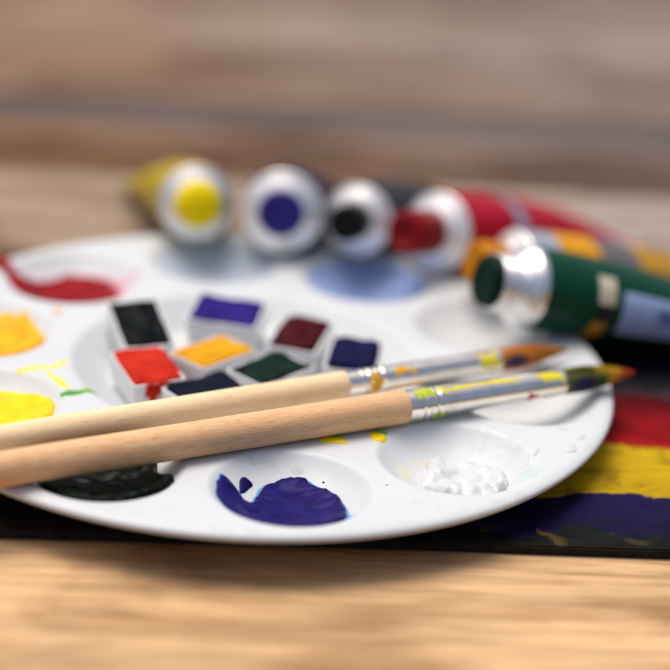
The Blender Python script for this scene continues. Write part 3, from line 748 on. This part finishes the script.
# ------------------------------------------------------------------ painted board under the palette
YAW = math.radians(5.1)
def board_paint_mat():
    m, nt, b = new_mat('board_acrylics')
    tc = nt.nodes.new('ShaderNodeTexCoord')
    sx = nt.nodes.new('ShaderNodeSeparateXYZ'); nt.links.new(tc.outputs['Object'], sx.inputs[0])
    mp = nt.nodes.new('ShaderNodeMapping'); mp.inputs['Scale'].default_value = (24, 30, 30); nt.links.new(tc.outputs['Object'], mp.inputs[0])
    nA = noise_tex(nt, mp.outputs[0], 1.0, 4, 0.55, 0.3)
    mp2 = nt.nodes.new('ShaderNodeMapping'); mp2.inputs['Scale'].default_value = (60, 420, 420); nt.links.new(tc.outputs['Object'], mp2.inputs[0])
    nB = noise_tex(nt, mp2.outputs[0], 1.0, 5, 0.65, 0.6)      # brush streaks
    mp3 = nt.nodes.new('ShaderNodeMapping'); mp3.inputs['Scale'].default_value = (70, 110, 110); nt.links.new(tc.outputs['Object'], mp3.inputs[0])
    nC = noise_tex(nt, mp3.outputs[0], 1.0, 4, 0.6, 0.8)
    def math_(op, a, bb):
        n = nt.nodes.new('ShaderNodeMath'); n.operation = op
        for s, val in zip(n.inputs, (a, bb)):
            if hasattr(val, 'links'): nt.links.new(val, s)
            else: s.default_value = val
        return n.outputs[0]
    # v (metres) wobbling -> 0..1 over -0.08..0.08
    wob = math_('MULTIPLY', math_('SUBTRACT', nA, 0.5), 0.034)
    wob2 = math_('MULTIPLY', math_('SUBTRACT', nC, 0.5), 0.007)
    v = math_('ADD', math_('ADD', sx.outputs[1], wob), wob2)
    f = math_('DIVIDE', math_('ADD', v, 0.08), 0.16)
    def st(v): return (v + 80) / 160
    dk = (0.006, 0.007, 0.012)
    base = ramp(nt, f, [(st(-80), (0.005, 0.006, 0.006)), (st(-67.6), (0.006, 0.009, 0.008)), (st(-66.2), (0.006, 0.004, 0.028)), (st(-48.6), (0.010, 0.006, 0.052)),
                        (st(-47.8), (0.44, 0.28, 0.004)), (st(-21.5), (0.54, 0.36, 0.006)), (st(-19.8), (0.36, 0.004, 0.008)), (st(-9), (0.22, 0.003, 0.006)), (st(4), (0.08, 0.003, 0.006)),
                        (st(9), (0.03, 0.03, 0.035)), (st(18), dk), (st(60), (0.008, 0.009, 0.02)), (1.0, (0.02, 0.03, 0.05))])
    streak = ramp(nt, nB, [(0.34, g(0.30)), (0.56, g(0.0))])
    c = mixc(nt, streak, base, mixc(nt, 0.75, base, (0.012, 0.010, 0.004), 'MIX'))
    hi = ramp(nt, nC, [(0.55, g(0.0)), (0.75, g(0.5))])
    c = mixc(nt, hi, c, mixc(nt, 1.0, c, (1.45, 1.35, 1.3), 'MULTIPLY'))
    lo = ramp(nt, noise_tex(nt, mp.outputs[0], 2.6, 4, 0.6, 1.2), [(0.40, g(0.75)), (0.54, g(0.0))])
    c = mixc(nt, lo, c, mixc(nt, 1.0, c, (0.50, 0.42, 0.42), 'MULTIPLY'))
    # green brown dabs in the near black strip
    fd = math_('MULTIPLY', ramp(nt, nC, [(0.56, g(0)), (0.62, g(1))]), ramp(nt, f, [(0.02, g(1)), (st(-65), g(1)), (st(-62), g(0))]))
    c = mixc(nt, fd, c, mixc(nt, ramp(nt, nA, [(0.45, g(0)), (0.55, g(1))]), (0.010, 0.026, 0.010), (0.075, 0.045, 0.012)))
    # the left end blends to near-black with brown
    u = math_('ADD', sx.outputs[0], math_('MULTIPLY', math_('SUBTRACT', nC, 0.5), 0.03))
    fl = ramp(nt, math_('DIVIDE', math_('ADD', u, 0.10), 0.2), [(0.42, g(1)), (0.56, g(0))])
    c = mixc(nt, fl, c, mixc(nt, ramp(nt, nB, [(0.45, g(0)), (0.65, g(1))]), (0.006, 0.005, 0.005), (0.022, 0.013, 0.007)))
    nt.links.new(c, b.inputs['Base Color'])
    b.inputs['Roughness'].default_value = 0.5
    b.inputs['Specular IOR Level'].default_value = 0.05
    hgt = math_('ADD', math_('MULTIPLY', nB, 0.7), nC)
    bump(nt, b, hgt, 0.5, 0.0012)
    return m
M_core = paint('board_core', (0.02, 0.018, 0.016), (0.01, 0.009, 0.008), 0.7, 300, 0.2)
bd = empty('painted_board', (0, 0, -12.0), YAW)
tag(bd, 'painted board with dark blue, yellow and red stripes lying under the palette', 'painting')
bm = bmesh.new(); bmesh.ops.create_cube(bm, size=1.0)
for v in bm.verts: v.co = Vector((v.co.x * 285 + 32.5, v.co.y * 151.5 + 3.25, v.co.z * 2.2 + 1.1)) * MM
bmesh.ops.bevel(bm, geom=list(bm.edges), offset=0.0004, segments=2, affect='EDGES')
me = bpy.data.meshes.new('board'); bm.to_mesh(me); bm.free(); me.materials.append(M_core)
o = bpy.data.objects.new('board', me); COL.objects.link(o); o.parent = bd
# impasto layer
nx, ny = 330, 190; V = []; F = []
for j in range(ny + 1):
    for i in range(nx + 1):
        x = -109.5 + 284 * i / nx; y = -72.2 + 150.9 * j / ny
        e = min(1, min(i, nx - i, j, ny - j) / 4)
        h = 0.28 * noise.fractal(Vector((x * 0.05, y * 0.35, 0.3)), 0.9, 2.1, 4) + 0.22 * noise.fractal(Vector((x * 0.2, y * 0.25, 5.3)), 0.9, 2.1, 3)
        if e == 0: e = -1.0; h = 0
        V.append((x, y, 2.35 + (0.30 + h) * max(e, 0) + (-.3 if e < 0 else 0)))
for j in range(ny):
    for i in range(nx):
        a = j * (nx + 1) + i; F.append((a, a + 1, a + nx + 2, a + nx + 1))
mesh_obj('paint_layer', V, F, board_paint_mat(), bd)

# ------------------------------------------------------------------ wooden tabletop (the surface everything lies on)
def table_mat():
    m, nt, b = new_mat('weathered_planks')
    a = nt.nodes.new('ShaderNodeVertexColor'); a.layer_name = 'plank'
    v1 = coords(nt, (9, 70, 70)); v2 = coords(nt, (22, 520, 520)); v3 = coords(nt, (13, 26, 26), loc=(0.3, 0.1, 0.2)); v5 = coords(nt, (60, 1500, 1500))
    n1 = noise_tex(nt, v1, 1.0, 5, 0.6, 1.0)
    n2 = noise_tex(nt, v2, 1.0, 4, 0.65, 0.4)
    n3 = noise_tex(nt, v3, 1.0, 4, 0.6, 0.8)
    c = mixc(nt, 1.0, a.outputs[0], ramp(nt, n1, [(0.28, (0.62, 0.56, 0.52)), (0.5, (1, 1, 1)), (0.75, (1.18, 1.16, 1.14))]), 'MULTIPLY')
    c = mixc(nt, 1.0, c, ramp(nt, n2, [(0.3, (0.66, 0.60, 0.56)), (0.55, (1, 1, 1))]), 'MULTIPLY')
    c = mixc(nt, ramp(nt, n3, [(0.46, g(0)), (0.66, g(0.85))]), c, mixc(nt, 1.0, c, (0.52, 0.44, 0.37), 'MULTIPLY'))
    n5 = noise_tex(nt, v5, 1.0, 3, 0.6)
    c = mixc(nt, ramp(nt, n5, [(0.30, g(0.6)), (0.42, g(0))]), c, mixc(nt, 1.0, c, (0.40, 0.32, 0.26), 'MULTIPLY'))
    nt.links.new(c, b.inputs['Base Color'])
    b.inputs['Roughness'].default_value = 0.62
    b.inputs['Specular IOR Level'].default_value = 0.12
    bump(nt, b, n2, 0.4, 0.0008)
    return m
planks = [(-170, -69, (0.66, 0.43, 0.225)), (-69, 18, (0.55, 0.36, 0.19)), (18, 100, (0.13, 0.065, 0.026)), (100, 172, (0.38, 0.29, 0.20)),
          (172, 206, (0.155, 0.078, 0.032)), (206, 224, (0.23, 0.13, 0.068)), (224, 252, (0.13, 0.105, 0.10)), (252, 330, (0.24, 0.15, 0.09)), (330, 400, (0.30, 0.21, 0.14)), (400, 470, (0.24, 0.15, 0.09)), (470, 545, (0.28, 0.19, 0.12))]
V, F, C = [], [], []
for (v0, v1, col) in planks:
    prof = [(v0 + .5, -18), (v0 + .5, -1.2), (v0 + .8, -.4), (v0 + 1.5, 0)] + [(v0 + 1.5 + (v1 - v0 - 3) * k / 8, 0) for k in range(1, 8)] + [(v1 - 1.5, 0), (v1 - .8, -.4), (v1 - .5, -1.2), (v1 - .5, -18)]
    b0 = len(V); n = len(prof); nx = 60
    for i in range(nx + 1):
        x = -420 + 900 * i / nx
        for k, (y, z) in enumerate(prof):
            V.append((x, y + 0.3 * noise.noise(Vector((x * .02, v0, 2))) * (1 if 0 < k < n - 1 else 1), z + (0.25 * noise.noise(Vector((x * .015, y * .03, 7))) if z > -2 else 0))); 
            g_ = max(0, min(1, (x + 60 + 60 * noise.noise(Vector((x * .01, y * .02, 3)))) / 200)) if y > 60 else 0
            lum = (0.36 * col[0] + 0.5 * col[1] + 0.14 * col[2]) * 1.04
            C.append(tuple(c_ + (l_ - c_) * 0.6 * g_ for c_, l_ in zip(col, (lum * 1.08, lum * 0.98, lum * 0.95))))
    for i in range(nx):
        for k in range(n - 1): F.append((b0 + i * n + k, b0 + (i + 1) * n + k, b0 + (i + 1) * n + k + 1, b0 + i * n + k + 1))
        F.append((b0 + i * n + n - 1, b0 + (i + 1) * n + n - 1, b0 + (i + 1) * n, b0 + i * n))
    F.append(tuple(b0 + k for k in range(n))); F.append(tuple(b0 + nx * n + k for k in range(n - 1, -1, -1)))
tb = mesh_obj('tabletop', V, F, table_mat(), None, True, 50)
at = tb.data.color_attributes.new('plank', 'FLOAT_COLOR', 'POINT')
at.data.foreach_set('color', np.array([list(c) + [1.0] for c in C], dtype=np.float32).ravel())
tb.location = (0, 0, -12.25 * MM); tb.rotation_euler = (0, 0, YAW)
tag(tb, 'weathered wooden plank tabletop under the board and the palette', kind='structure')

# ------------------------------------------------------------------ light
SUN_EL, SUN_AZ = 72.0, -45.0      # azimuth measured from +Y towards +X (behind the palette, a little left)
w = bpy.data.worlds.new('World'); sc.world = w; w.use_nodes = True
nt = w.node_tree; bg = nt.nodes['Background']
sky = nt.nodes.new('ShaderNodeTexSky'); sky.sky_type = 'NISHITA'; sky.sun_disc = False
sky.sun_elevation = math.radians(SUN_EL); sky.sun_rotation = math.radians(SUN_AZ)
sky.air_density = 0.8; sky.dust_density = 7.0; sky.ozone_density = 0.6
nt.links.new(sky.outputs[0], bg.inputs[0]); bg.inputs[1].default_value = 0.15
sd = bpy.data.lights.new('sun', 'SUN'); sd.energy = 1.5; sd.angle = math.radians(40); sd.color = (1.0, 0.99, 0.95)
so = bpy.data.objects.new('sun', sd); COL.objects.link(so)
el, az = math.radians(SUN_EL), math.radians(SUN_AZ)
dirv = Vector((math.sin(az) * math.cos(el), math.cos(az) * math.cos(el), math.sin(el)))
so.rotation_euler = dirv.to_track_quat('Z', 'Y').to_euler()

# ------------------------------------------------------------------ camera
cd = bpy.data.cameras.new('camera'); cam = bpy.data.objects.new('camera', cd); COL.objects.link(cam)
Cc = Vector((20.567, -480.657, 212.649)); fw = Vector((0, 0.92032454, -0.39115565))
rt = Vector((0.99729845, 0.02873277, 0.06760346)); up = Vector((-0.07345611, 0.39009893, 0.91783824))
cam.matrix_world = Matrix.Translation(Cc * MM) @ Matrix(((rt.x, up.x, -fw.x), (rt.y, up.y, -fw.y), (rt.z, up.z, -fw.z))).to_4x4()
cd.sensor_width = 36; cd.lens = 2137.58 / 670 * 36
cd.clip_start = 0.01; cd.clip_end = 100
cd.dof.use_dof = True
cd.dof.focus_distance = (Vector((8, -50, 2)) - Cc).dot(fw) * MM
cd.dof.aperture_fstop = 5.5
sc.camera = cam
sc.view_settings.view_transform = 'Standard'; sc.view_settings.look = 'None'
sc.view_settings.exposure = 0.0; sc.view_settings.gamma = 1.0
